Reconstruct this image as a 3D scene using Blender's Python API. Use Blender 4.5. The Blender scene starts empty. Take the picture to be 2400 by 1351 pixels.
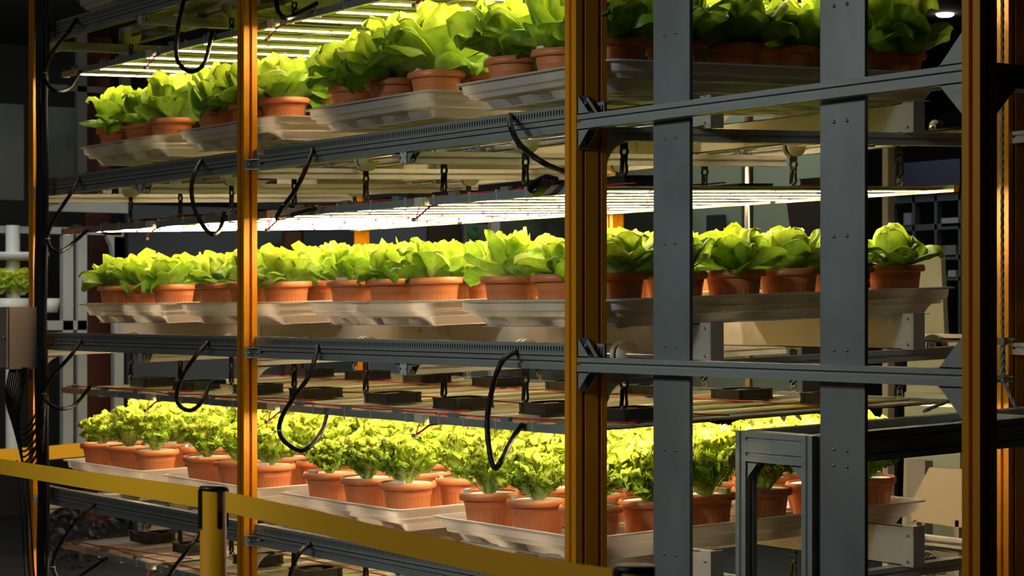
import bpy, math, random
import numpy as np
from mathutils import Vector, Matrix
random.seed(7)
S = bpy.context.scene
COL = S.collection
# ------------------------------------------------------------------ camera
F_PX, TH, XC, YC, Y0, H = 4953.2, .5919, 5.3453, -3.8332, 732.6, 1.55
SN, CS = math.sin(TH), math.cos(TH)
cam_d = bpy.data.cameras.new('camera'); cam = bpy.data.objects.new('camera', cam_d); COL.objects.link(cam)
cam.location = (XC, YC, H)
fwd = Vector((-CS, SN, 0))
cam.rotation_euler = fwd.to_track_quat('-Z', 'Y').to_euler()
cam_d.sensor_width = 36; cam_d.lens = F_PX / 2400 * 36
cam_d.shift_y = (Y0 - 675.5) / 2400
cam_d.clip_start = .1; cam_d.clip_end = 100
cam_d.dof.use_dof = True; cam_d.dof.focus_distance = 6.9; cam_d.dof.aperture_fstop = 7.5
S.camera = cam
S.view_settings.view_transform = 'Standard'; S.view_settings.look = 'None'
S.view_settings.exposure = 0.0; S.view_settings.gamma = 1.0; S.view_settings.use_curve_mapping = False
# ------------------------------------------------------------------ world + room lights and added fills
w = bpy.data.worlds.new('world'); S.world = w; w.use_nodes = True
w.node_tree.nodes['Background'].inputs[0].default_value = (.5, .6, .7, 1)
w.node_tree.nodes['Background'].inputs[1].default_value = .004
def area(name, loc, rot, sx, sy, power, col):
    l = bpy.data.lights.new(name, 'AREA'); l.shape = 'RECTANGLE'; l.size = sx; l.size_y = sy; l.energy = power; l.color = col
    o = bpy.data.objects.new(name, l); COL.objects.link(o); o.location = loc; o.rotation_euler = rot; return o
def spot(name, loc, tgt, ang, blend, power, col, rad=.25):
    l = bpy.data.lights.new(name, 'SPOT'); l.spot_size = math.radians(ang); l.spot_blend = blend; l.energy = power; l.color = col; l.shadow_soft_size = rad
    o = bpy.data.objects.new(name, l); COL.objects.link(o); o.location = loc
    o.rotation_euler = (Vector(tgt) - Vector(loc)).to_track_quat('-Z', 'Y').to_euler(); return o
spot('added_front_spot', (.9, -5.2, 3.5), (-.2, 0, 1.5), 44, 1.0, 360, (.84, 1, .97))  # unseen lamp added so light pools mid-rack and fades towards both ends
area('hall_light', (1.0, -5.5, 3.5), (math.radians(35), 0, 0), 2.4, 1.2, 58, (.88, .98, .96))
area('hall_light', (-3.0, -6.5, 3.5), (math.radians(35), 0, 0), 2.0, 1.0, 40, (.95, .95, .9))
area('added_back_fill', (-5.5, 5.0, 3.5), (0, 0, 0), 3, 2, 38, (.85, 1, .9))  # unseen fill added to brighten the background around the mint wall
area('added_back_fill', (-5.8, -.6, 3.45), (math.radians(10), math.radians(48), 0), 1.5, 1.5, 75, (.95, .98, .95))  # unseen fill added, tilted to lift the white plastic shelving at left
LED = 82.0        # strip radiance
# ------------------------------------------------------------------ helpers
K = .0325          # the shelves drain: they rise towards the back
RX = math.atan(K)
LV = {'D': 2.962, 'A': 2.207, 'B': 1.452, 'C': .698}
BAY = 2.282; LB = 1.6345; DR = 1.9
def at(x, y, X=None, Y=None, Z=None, D=None):
    u = (x - 1200) / F_PX; v = -(y - Y0) / F_PX
    d = Vector((-CS + u * SN, SN + u * CS, v)); C = Vector((XC, YC, H))
    if D is not None: t = D
    elif Y is not None: t = (Y - YC) / d.y
    elif X is not None: t = (X - XC) / d.x
    else: t = (Z - H) / d.z
    return C + d * t
class MB:
    def __init__(s): s.v = []; s.f = []; s.m = []
    def add(s, vs, fs, mi=0):
        n = len(s.v); s.v += [tuple(p) for p in vs]; s.f += [tuple(i + n for i in q) for q in fs]; s.m += [mi] * len(fs); return s
    def box(s, x0, y0, z0, x1, y1, z1, mi=0):
        x0, x1 = sorted((x0, x1)); y0, y1 = sorted((y0, y1)); z0, z1 = sorted((z0, z1))
        return s.add([(x0,y0,z0),(x1,y0,z0),(x1,y1,z0),(x0,y1,z0),(x0,y0,z1),(x1,y0,z1),(x1,y1,z1),(x0,y1,z1)],
                     [(0,3,2,1),(4,5,6,7),(0,1,5,4),(1,2,6,5),(2,3,7,6),(3,0,4,7)], mi)
    def ring_ext(s, poly, axis, a0, a1, mi=0, org=(0,0,0)):
        """extrude a 2-D polygon along an axis; poly coords are the other two axes in order"""
        def P(p, a):
            if axis == 'x': q = (a, p[0], p[1])
            elif axis == 'y': q = (p[0], a, p[1])
            else: q = (p[0], p[1], a)
            return (q[0]+org[0], q[1]+org[1], q[2]+org[2])
        n = len(poly)
        vs = [P(p, a0) for p in poly] + [P(p, a1) for p in poly]
        fs = [(i, (i+1) % n, (i+1) % n + n, i + n) for i in range(n)] + [tuple(range(n))[::-1], tuple(range(n, 2*n))]
        return s.add(vs, fs, mi)
    def tube(s, pts, r, seg=8, mi=0, cap=True):
        pts = [Vector(p) for p in pts]; n = len(pts)
        rs = r if isinstance(r, (list, tuple)) else [r]*n
        base = len(s.v); prev = None
        for i, p in enumerate(pts):
            t = (pts[min(i+1, n-1)] - pts[max(i-1, 0)]).normalized()
            if prev is None:
                a = Vector((0,0,1)) if abs(t.z) < .9 else Vector((1,0,0)); nx = t.cross(a).normalized()
            else:
                nx = (prev - t * prev.dot(t)); nx = nx.normalized() if nx.length > 1e-6 else t.orthogonal().normalized()
            prev = nx; ny = t.cross(nx)
            for k in range(seg):
                a = 2*math.pi*k/seg; s.v.append(tuple(p + (nx*math.cos(a) + ny*math.sin(a))*rs[i]))
        for i in range(n-1):
            for k in range(seg):
                a = base+i*seg+k; b = base+i*seg+(k+1) % seg
                s.f.append((a, b, b+seg, a+seg)); s.m.append(mi)
        if cap:
            s.f.append(tuple(base+k for k in range(seg))[::-1]); s.m.append(mi)
            s.f.append(tuple(base+(n-1)*seg+k for k in range(seg))); s.m.append(mi)
        return s
    def lathe(s, prof, seg=32, c=(0,0,0), axis='z', mi=0, rmod=None):
        base = len(s.v); n = len(prof)
        for i, (r, z) in enumerate(prof):
            for k in range(seg):
                a = 2*math.pi*k/seg; rr = r + (rmod(i, k) if rmod else 0)
                x, y = rr*math.cos(a), rr*math.sin(a)
                q = (x, y, z) if axis == 'z' else ((z, x, y) if axis == 'x' else (y, z, x))
                s.v.append((q[0]+c[0], q[1]+c[1], q[2]+c[2]))
        for i in range(n-1):
            for k in range(seg):
                a = base+i*seg+k; b = base+i*seg+(k+1) % seg
                s.f.append((a, b, b+seg, a+seg)); s.m.append(mi)
        return s
    def torus(s, c, R, r, nrm='y', seg=16, mi=0, sc=(1, 1)):
        pts = []
        for k in range(seg+1):
            a = 2*math.pi*k/seg; u, v = R*math.cos(a)*sc[0], R*math.sin(a)*sc[1]
            pts.append({'y': (c[0]+u, c[1], c[2]+v), 'x': (c[0], c[1]+u, c[2]+v), 'z': (c[0]+u, c[1]+v, c[2])}[nrm])
        return s.tube(pts, r, 6, mi, cap=False)
    def shear(s):
        s.v = [(x, y, z + K*y) for x, y, z in s.v]; return s
    def mesh(s, name, mats, smooth=False):
        me = bpy.data.meshes.new(name); me.from_pydata(s.v, [], s.f)
        for m in (mats if isinstance(mats, (list, tuple)) else [mats]): me.materials.append(m)
        if any(s.m): me.polygons.foreach_set('material_index', s.m)
        if smooth: me.polygons.foreach_set('use_smooth', [True]*len(s.f))
        me.update(); return me
    def build(s, name, mats, parent=None, smooth=False):
        return link(name, s.mesh(name, mats, smooth), parent)
def link(name, me, parent=None):
    o = bpy.data.objects.new(name, me); COL.objects.link(o)
    if parent: o.parent = parent
    return o
def tag(o, label, cat=None, group=None, kind=None):
    if label: o['label'] = label
    if cat: o['category'] = cat
    if group: o['group'] = group
    if kind: o['kind'] = kind
    return o
def empty(name, loc, label, cat, group=None, rx=0, rz=0):
    o = bpy.data.objects.new(name, None); COL.objects.link(o); o.location = loc; o.rotation_euler = (rx, 0, rz)
    o.empty_display_size = .05
    return tag(o, label, cat, group)
def copy_tree(o, parent=None):
    c = o.copy(); COL.objects.link(c); c.parent = parent
    for ch in list(o.children): copy_tree(ch, c)
    return c
def smooth_path(pts, sub=6):
    pts = [Vector(p) for p in pts]; out = []
    for i in range(len(pts)-1):
        p0, p1, p2, p3 = pts[max(i-1,0)], pts[i], pts[i+1], pts[min(i+2, len(pts)-1)]
        for k in range(sub):
            t = k/sub
            out.append(.5*((2*p1)+(p2-p0)*t+(2*p0-5*p1+4*p2-p3)*t*t+(3*p1-p0-3*p2+p3)*t**3))
    out.append(pts[-1]); return out
# ------------------------------------------------------------------ materials
def mat(name, col, rough=.5, metal=0, noise=0, nscale=8, bump=0, bscale=60, spec=.5, stretch=None, emit=None, es=0, trans=0):
    m = bpy.data.materials.new(name); m.use_nodes = True; nt = m.node_tree; N = nt.nodes; L = nt.links
    b = N['Principled BSDF']; b.inputs['Base Color'].default_value = (*col, 1); b.inputs['Roughness'].default_value = rough
    b.inputs['Metallic'].default_value = metal; b.inputs['Specular IOR Level'].default_value = spec
    tc = N.new('ShaderNodeTexCoord'); src = tc.outputs['Object']
    if stretch:
        mp = N.new('ShaderNodeMapping'); mp.inputs['Scale'].default_value = stretch; L.new(src, mp.inputs[0]); src = mp.outputs[0]
    if noise:
        n = N.new('ShaderNodeTexNoise'); n.inputs['Scale'].default_value = nscale; n.inputs['Detail'].default_value = 5; L.new(src, n.inputs[0])
        mr = N.new('ShaderNodeMapRange'); mr.inputs[1].default_value = .3; mr.inputs[2].default_value = .7
        mr.inputs[3].default_value = 1-noise; mr.inputs[4].default_value = 1+noise; L.new(n.outputs[0], mr.inputs[0])
        mx = N.new('ShaderNodeVectorMath'); mx.operation = 'SCALE'; mx.inputs[0].default_value = col; L.new(mr.outputs[0], mx.inputs['Scale'])
        L.new(mx.outputs[0], b.inputs['Base Color'])
    if bump:
        n2 = N.new('ShaderNodeTexNoise'); n2.inputs['Scale'].default_value = bscale; n2.inputs['Detail'].default_value = 4; L.new(src, n2.inputs[0])
        bp = N.new('ShaderNodeBump'); bp.inputs['Strength'].default_value = bump; bp.inputs['Distance'].default_value = .004
        L.new(n2.outputs[0], bp.inputs['Height']); L.new(bp.outputs[0], b.inputs['Normal'])
    if emit:
        b.inputs['Emission Color'].default_value = (*emit, 1); b.inputs['Emission Strength'].default_value = es
    if trans:
        t = N.new('ShaderNodeBsdfTranslucent'); t.inputs[0].default_value = (*col, 1)
        ms = N.new('ShaderNodeMixShader'); ms.inputs[0].default_value = trans
        L.new(b.outputs[0], ms.inputs[1]); L.new(t.outputs[0], ms.inputs[2]); L.new(ms.outputs[0], N['Material Output'].inputs[0])
    return m
M = {}
M['yellow'] = mat('yellow_paint', (.80, .31, .008), .38, .2, noise=.06, nscale=3)
M['alu'] = mat('aluminium', (.44, .455, .44), .42, .55, noise=.08, nscale=6, stretch=(1, 1, 6))
M['alu_w'] = mat('bright_aluminium', (.72, .68, .62), .45, .2, noise=.05, nscale=5)
M['plate'] = mat('brushed_plate', (.42, .45, .45), .36, .7, noise=.16, nscale=5, stretch=(1, 1, .6), bump=.05)
M['sheet'] = mat('folded_sheet', (.70, .62, .54), .38, .35, noise=.07, nscale=4, stretch=(.4, 1, 3))
M['duct'] = mat('duct_grey', (.26, .26, .245), .55, .1)
M['dark'] = mat('black_plastic', (.012, .012, .013), .4)
M['sleeve'] = mat('black_sleeve', (.008, .008, .008), .36, bump=.6, bscale=160, spec=.25)
M['web'] = mat('black_webbing', (.01, .01, .01), .8)
M['fan'] = mat('fan_black', (.018, .017, .017), .38)
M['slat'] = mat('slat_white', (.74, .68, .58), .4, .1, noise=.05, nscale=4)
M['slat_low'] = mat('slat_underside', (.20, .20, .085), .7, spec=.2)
M['zip'] = mat('clear_nylon', (.75, .75, .7), .3, trans=.4)
M['red'] = mat('red_wire', (.55, .015, .03), .4)
M['conn'] = mat('connector_grey', (.22, .20, .18), .5)
M['steel'] = mat('steel', (.6, .57, .52), .25, .95)
M['spool'] = mat('spool_nylon', (.72, .62, .48), .45)
M['foam'] = mat('white_foam', (.82, .84, .78), .8)
M['white'] = mat('white_plastic', (.75, .75, .72), .45)
M['belt'] = mat('belt_yellow', (.90, .43, .006), .75, bump=.1, bscale=400)
M['tubeY'] = mat('post_yellow', (.82, .35, .008), .42)
M['floor'] = mat('concrete', (.025, .025, .025), .5, noise=.2, nscale=2)
M['wall'] = mat('wall_paint', (.05, .055, .055), .8)
M['ceil'] = mat('ceiling_black', (.012, .012, .012), .9)
M['sticker'] = mat('sticker', (.5, .5, .48), .5, noise=.4, nscale=300)
M['box'] = mat('enclosure', (.26, .2, .18), .5)
M['redled'] = mat('red_led', (.8, .02, .02), .4, emit=(1, .01, .05), es=8)
m = mat('led_strip', (1, 1, 1), .5, emit=(1, .79, .49), es=LED); M['led'] = m
# terracotta plastic
def terracotta():
    m = mat('terracotta_plastic', (.70, .225, .085), .42, noise=.06, nscale=12, spec=.5)
    nt = m.node_tree; b = nt.nodes['Principled BSDF']; b.inputs['Subsurface Weight'].default_value = 0
    return m
M['pot'] = terracotta()
# translucent tray plastic
def tray_mat():
    m = mat('tray_plastic', (.78, .73, .70), .28, noise=.04, nscale=5, bump=.06, bscale=26, trans=.42)
    return m
M['tray'] = tray_mat()
def leaf_mat(name, outer, inner, base, transl, rough, vein=.25, vs=22, vfreq=30, vstr=.16):
    m = bpy.data.materials.new(name); m.use_nodes = True; nt = m.node_tree; N = nt.nodes; L = nt.links
    b = N['Principled BSDF']; b.inputs['Roughness'].default_value = rough; b.inputs['Specular IOR Level'].default_value = .35
    a = N.new('ShaderNodeAttribute'); a.attribute_name = 'tone'; sx = N.new('ShaderNodeSeparateXYZ'); L.new(a.outputs['Vector'], sx.inputs[0])
    m1 = N.new('ShaderNodeMix'); m1.data_type = 'RGBA'; m1.inputs[6].default_value = (*outer, 1); m1.inputs[7].default_value = (*inner, 1); L.new(sx.outputs[0], m1.inputs[0])
    m2 = N.new('ShaderNodeMix'); m2.data_type = 'RGBA'; m2.inputs[7].default_value = (*base, 1); L.new(m1.outputs[2], m2.inputs[6]); L.new(sx.outputs[1], m2.inputs[0])
    tc = N.new('ShaderNodeTexCoord'); n = N.new('ShaderNodeTexNoise'); n.inputs['Scale'].default_value = vs; n.inputs['Detail'].default_value = 6; L.new(tc.outputs['Object'], n.inputs[0])
    oi = N.new('ShaderNodeObjectInfo')
    la = N.new('ShaderNodeAttribute'); la.attribute_name = 'leafuv'; lx = N.new('ShaderNodeSeparateXYZ'); L.new(la.outputs['Vector'], lx.inputs[0])
    def mth(op, a_, b_=None, c_=None):
        q = N.new('ShaderNodeMath'); q.operation = op
        for i_, v_ in enumerate((a_, b_, c_)):
            if v_ is None: continue
            if isinstance(v_, (int, float)): q.inputs[i_].default_value = v_
            else: L.new(v_, q.inputs[i_])
        return q.outputs[0]
    av_ = mth('ABSOLUTE', lx.outputs[1]); ph_ = mth('ADD', mth('MULTIPLY', mth('SUBTRACT', lx.outputs[0], mth('MULTIPLY', av_, .42)), vfreq), mth('MULTIPLY', n.outputs[0], 16))
    vein_m = mth('MULTIPLY', mth('POWER', mth('MULTIPLY_ADD', mth('SINE', ph_), .5, .5), 4), mth('SUBTRACT', 1.0, mth('MULTIPLY', av_, .7)))
    mr = N.new('ShaderNodeMapRange'); mr.inputs[1].default_value = .3; mr.inputs[2].default_value = .7; mr.inputs[3].default_value = 1-vein; mr.inputs[4].default_value = 1+vein; L.new(n.outputs[0], mr.inputs[0])
    mr2 = N.new('ShaderNodeMapRange'); mr2.inputs[3].default_value = .85; mr2.inputs[4].default_value = 1.15; L.new(oi.outputs['Random'], mr2.inputs[0])
    mu = N.new('ShaderNodeMath'); mu.operation = 'MULTIPLY'; L.new(mr.outputs[0], mu.inputs[0]); L.new(mr2.outputs[0], mu.inputs[1])
    m3 = N.new('ShaderNodeMix'); m3.data_type = 'RGBA'; m3.inputs[7].default_value = (*base, 1); L.new(m2.outputs[2], m3.inputs[6]); L.new(mth('MULTIPLY', vein_m, vstr), m3.inputs[0])
    sc = N.new('ShaderNodeVectorMath'); sc.operation = 'SCALE'; L.new(m3.outputs[2], sc.inputs[0]); L.new(mu.outputs[0], sc.inputs['Scale'])
    L.new(sc.outputs[0], b.inputs['Base Color'])
    bp = N.new('ShaderNodeBump'); bp.inputs['Strength'].default_value = .5; bp.inputs['Distance'].default_value = .006; L.new(mth('SUBTRACT', n.outputs[0], mth('MULTIPLY', vein_m, .35)), bp.inputs['Height']); L.new(bp.outputs[0], b.inputs['Normal'])
    t = N.new('ShaderNodeBsdfTranslucent'); L.new(sc.outputs[0], t.inputs[0])
    ms = N.new('ShaderNodeMixShader'); ms.inputs[0].default_value = transl
    L.new(b.outputs[0], ms.inputs[1]); L.new(t.outputs[0], ms.inputs[2]); L.new(ms.outputs[0], N['Material Output'].inputs[0])
    return m
M['butter'] = leaf_mat('butterhead_leaf', (.15, .33, .014), (.60, .72, .04), (.74, .76, .30), .36, .45)
M['frill'] = leaf_mat('frilly_leaf', (.31, .50, .022), (.76, .84, .085), (.84, .86, .42), .42, .55, vein=.3, vs=30)

# ------------------------------------------------------------------ rack frame
rack = empty('grow_rack', (0, 0, 0), 'tall grow rack of yellow posts and grey aluminium rails carrying the lettuce shelves', 'rack')
def slot_poly(wx, wy, fx=(), fy=(), sw=.012, sd=.010, chx=.003):
    """closed outline of a profile wx by wy; slots at fx on the -y and +y sides and at fy on the -x and +x sides"""
    P = [(0, 0)]
    for c in fx: P += [(c-sw/2, 0), (c-sw/2, sd), (c+sw/2, sd), (c+sw/2, 0)]
    P.append((wx, 0))
    for c in fy: P += [(wx, c-sw/2), (wx-sd, c-sw/2), (wx-sd, c+sw/2), (wx, c+sw/2)]
    P.append((wx, wy))
    for c in fx[::-1]: P += [(c+sw/2, wy), (c+sw/2, wy-sd), (c-sw/2, wy-sd), (c-sw/2, wy)]
    P.append((0, wy))
    for c in fy[::-1]: P += [(0, c+sw/2), (sd, c+sw/2), (sd, c-sw/2), (0, c-sw/2)]
    return P
PZ = 3.56
def post(X, Y, wx=.06, wy=.06, fx=(.03,), fy=(.03,), label=None):
    b = MB(); b.ring_ext(slot_poly(wx, wy, fx, fy, .014, .012), 'z', 0, PZ, org=(X, Y, 0))
    o = b.build('post', M['yellow'], rack)
    if label: o['label'] = label
    return o
post(-.06, 0, .06, .12, (.03,), (.03, .092), 'wide yellow double-slot post at the end of the trays')
post(-BAY-.06, 0, label='yellow post halfway along the trays'); post(-2*BAY-.06, 0, label='dark left end post of the rack')
post(LB, 0, label='dark brown nearest post at the right')
post(.02, 1.84, .06, .12, (.03,), (.03, .09)); post(-BAY-.06, 1.84); post(-2*BAY-.06, 1.84)
RH = .0425
def xrail(X0, X1, Y, ztop, m='alu', wy=RH, name='rail', h=RH):
    b = MB(); b.ring_ext([(Y+p[0], ztop-h+p[1]) for p in slot_poly(wy, h, (), ()) ], 'x', X0, X1) if False else None
    P = slot_poly(wy, h, (wy/2,), (h*.56,), .0105, .013)
    b.ring_ext([(Y+p[0], ztop-h+p[1]) for p in P], 'x', X0, X1)
    return b.build(name, M[m], rack)
def yrail(X, Y0_, Y1, ztop, m='alu_w', w_=RH, h=RH, parent=None, name='cross_beam'):
    b = MB(); P = slot_poly(w_, h, (w_/2,), (h/2,) if h < .06 else (h*.25, h*.75), .009, .007)
    b.ring_ext([(X+p[0], ztop-h+p[1]) for p in P], 'y', Y0_, Y1); b.shear()
    return b.build(name, M[m], parent or rack)
def bracket(c, a1, a2, wd, size, width, concave=0, parent=None, m='alu', bolts=True, name='corner_bracket'):
    """angle bracket: corner point c, leg directions a1 a2, width direction wd"""
    c, a1, a2, wd = Vector(c), Vector(a1), Vector(a2), Vector(wd); t = .004
    b = MB()
    def slab(o, u, v, n):
        vs = [o, o+u, o+u+v, o+v, o+n, o+u+n, o+u+v+n, o+v+n]
        b.add(vs, [(0,3,2,1),(4,5,6,7),(0,1,5,4),(1,2,6,5),(2,3,7,6),(3,0,4,7)])
    slab(c, a1*size, wd*width, a2*t); slab(c, a2*size, wd*width, a1*t)
    for off in (0, width-.003):
        arc = []
        for i in range(9):
            f = i/8; p = a1*size*(1-f)+a2*size*f; q = (a1+a2)*(size*.12)
            p = p - (a1+a2)*size*concave*math.sin(math.pi*f); arc.append(p)
        vs = [c+wd*off] + [c+wd*off+p for p in arc]; n = len(vs)
        b.add(vs + [p+wd*.003 for p in vs], [tuple(range(n)), tuple(range(n, 2*n))[::-1]] + [(i, (i+1) % n, (i+1) % n+n, i+n) for i in range(n)])
    o = b.build(name, M[m], parent or rack)
    if bolts:
        for u, v in ((a1, a2), (a2, a1)):
            q = c + u*size*.55 + wd*width*.5 + v*.004
            bb = MB(); bb.tube([q, q+v*.005], .0075, 10); bb.tube([q+v*.004, q+v*.007], .0045, 6); bb.build('bolt', M['steel'], o, True)
    return o
def duct(X0, X1, Y, T):
    b = MB(); z0, z1 = T-RH, T; yf = Y
    b.box(X0, yf+.002, z1-.003, X1, yf+.04, z1); b.box(X0, yf, z1-.011, X1, yf+.002, z1)
    b.box(X0, yf, z0, X1, yf+.002, z0+.0125); b.box(X0, yf+.038, z0, X1, yf+.04, z1); b.box(X0, yf, z0, X1, yf+.04, z0+.003)
    n = int((X1-X0)/.0155)
    for i in range(n+1):
        x = X0 + (X1-X0)*i/n
        b.box(max(X0, x-.0042), yf+.0005, z0+.0125, min(X1, x+.0042), yf+.002, z1-.011)
    b.box(X0, yf+.0005, z0+.024, X0+.001, yf+.002, z0+.025)
    o = b.build('cable_duct', M['duct'], rack)
    return o
NAMES = {'D': 'top', 'A': 'upper', 'B': 'middle', 'C': 'lower'}
for lv, T in LV.items():
    for i in (0, 1):
        X1 = -.06 - BAY*i; X0 = -BAY*(i+1)
        duct(X0, X1, .05, T); xrail(X0, X1, .05, T-RH)
        if lv in 'DC' and False: pass
        # mid bay cross beam end with its two brackets
        xm = (X0+X1)/2 + .04
        yrail(xm-.02, .052, 1.84, T-2*RH)
        bracket((xm-.02, .055, T-2*RH), (-1,0,0), (0,0,-1), (0,1,0), .042, .034)
        bracket((xm-.02+RH, .055, T-2*RH), (1,0,0), (0,0,-1), (0,1,0), .042, .034)
        # front bracket against the post's right face
        bracket((X0, .05, T-2*RH), (1,0,0), (0,-1,0), (0,0,1), .05, RH)
        bracket((X1, .05, T-2*RH), (-1,0,0), (0,-1,0), (0,0,1), .02, RH, bolts=False)
        xrail(X0, X1, 1.85, T-RH+K*1.85, m='alu_w')
    for X in (-RH, -BAY-RH-.01, -2*BAY-RH-.01):
        ys = .12 if X == -RH else .06
        cb = yrail(X, ys, 1.84, T-.077)
        bracket((X+.002, ys, T-.077-RH+K*ys), (0,1,0), (0,0,-1), (1,0,0), .085, .036, concave=.16, m='alu_w', bolts=False)
        if X == -RH:
            b = MB(); b.box(X+RH, .15, T-.077-.040, X+RH+.0006, .29, T-.077-.024); b.shear(); tag(b.build('paper_label', M['sticker'], cb), 'pale printed sticker')
    # lift bay rail with brackets up and down
    if lv != 'C':
        r = xrail(0, LB, .005, T-RH, h=.044)
        for zc, dz in ((T-RH, 1), (T-RH-.044, -1)):
            bracket((0, .006, zc), (1,0,0), (0,0,dz), (0,1,0), .062, .038)
            bracket((LB, .006, zc), (-1,0,0), (0,0,dz), (0,1,0), .085, .038)
        xrail(.08, LB, 1.86, T-RH+K*1.9-.03, m='alu_w')
    # end of the cable duct poking past the post
    b = MB()
    b.box(0, .075, T-RH-.003, .045, .078, T-RH+.008); b.box(0, .075, T-.010, .045, .078, T)
    for q in range(4): b.box(.001+q*.0135, .075, T-RH+.008, .006+q*.0135, .078, T-.010)
    b.box(0, .078, T-.003, .045, .11, T)
    b.build('duct_end', M['duct'], rack)
    # folded support channels along the rack
    for j, Y in enumerate((at(1668, 250, X=.05).y, at(2143, 800, X=.05).y)):
        top = {'D': .02, 'A': .026, 'B': .045, 'C': .06}[lv]
        for i in range(3):
            x1 = .045 - i*1.58; x0 = x1 - 1.574
            b = MB(); b.box(x0, Y, T-.076, x1, Y+.003, T+top); b.box(x0, Y, T+top-.003, x1, Y+.045, T+top); b.box(x0, Y, T-.076, x1, Y+.045, T-.073)
            b.shear(); o = b.build('support_channel', M['sheet'], rack)
            e = MB(); e.box(x1-.001, Y-.004, T-.078, x1+.005, Y+.05, T+top+.004); e.box(x1-.05, Y-.004, T-.078, x1, Y-.001, T+top+.003); e.shear(); e.build('end_flange', M['sheet'], o)
            for q in range(2):
                s_ = MB(); s_.tube([(x1-.02-.05*(q and 0), Y-.004, T-.06+.09*q), (x1-.02, Y-.009, T-.06+.09*q)], .005, 8); s_.shear(); s_.build('screw', M['steel'], o, True)
# joining plates on the middle shelf channels
for lv in 'ABC':
    T = LV[lv]; YJ = at(1668, 250, X=.05).y - .006
    b = MB(); b.box(-1.78, YJ, T-.07, -1.54, YJ+.004, T+.03); b.shear(); o = b.build('joining_plate', M['sheet'], rack)
    for q in (-1.74, -1.60):
        for z in (-.045, .01):
            s_ = MB(); s_.tube([(q, YJ, T+z), (q, YJ-.008, T+z)], .007, 8); s_.shear(); s_.build('bolt', M['steel'], o, True)
# the two flat plates hanging behind the lift bay rails
for x0, x1, ys, pxx in ((.322, .495, (-172, 75, 321, 570, 812, 1057, 1304), 1593), (1.059, 1.232, (8, 282, 553, 822, 1057, 1095, 1370), 1993)):
    b = MB(); b.box(x0, .055, 0, x1, .067, PZ); o = b.build('flat_plate', M['plate'], rack)
    o['label'] = 'wide brushed flat bar standing behind the rails'
    for yy_ in ys:
        for z in (at(pxx, yy_, Y=.055).z,):
            for fx in (.055, .106):
                s_ = MB(); s_.lathe([(0, 0), (.004, 0), (.0055, .002), (.003, .005), (0, .005)], 8, axis='y')
                s_.v = [(v[0]+x0+fx, .055-v[1], v[2]+z) for v in s_.v]; s_.build('screw', M['steel'], o, True)
# beam behind the nearest post
b = MB(); b.ring_ext([(LB+p[0], 2.165-.06+p[1]) for p in slot_poly(.06, .06, (.03,), (.03,))], 'y', .06, 1.9); b.build('cross_beam', M['alu'], rack)
bracket((LB+.01, .06, 2.105), (0,1,0), (0,0,-1), (1,0,0), .075, .04)

# ------------------------------------------------------------------ winding shafts, spools, straps
STX = [at(x, 450, Y=.43).x for x in (307, 423, 543, 690, 858, 1041, 1232, 1463)]
def make_strap(dz):
    t = empty('hanging_strap', (0,0,0), '', 'strap')
    b = MB(); b.box(-.019, -.0015, dz-.085, .019, .0015, dz-.005); b.box(-.019, -.004, dz-.085, .019, -.0015, dz-.045); b.build('webbing', M['web'], t)
    q = dz-.085
    b = MB(); b.torus((0,0,q-.012), .019, .005, 'y', 14, sc=(1, .7)); b.box(-.014, -.005, q-.038, .014, .005, q-.022); b.build('buckle', M['dark'], t, True)
    b = MB(); b.tube([(-.009,0,q-.03), (-.012,0,q-.06), (-.016,0,q-.085), (-.008,0,q-.097), (.003,0,q-.088)], [.008,.0075,.007,.006,.004], 8)
    b.tube([(.009,0,q-.03), (.012,0,q-.06), (.015,0,q-.08), (.005,0,q-.09)], [.0055,.005,.005,.004], 8); b.build('snap_hook', M['dark'], t, True)
    b = MB(); b.torus((0,0,q-.098), .012, .0028, 'x', 14); b.torus((0, 0, .014), .013, .0032, 'y', 14); b.lathe([(.0, 0), (.008, 0), (.008, .006), (0, .006)], 8); b.build('eye_bolt', M['steel'], t, True)
    return t
strap0 = make_strap(.212)
side_w = {0: 'front', 1: 'rear'}
first = True
ordw = ['first', 'second', 'third', 'fourth', 'fifth', 'sixth', 'seventh', 'eighth']
PZT = {'D': 2.728, 'A': 1.9555, 'B': 1.177, 'C': .415}    # top of the light panel channels
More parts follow.
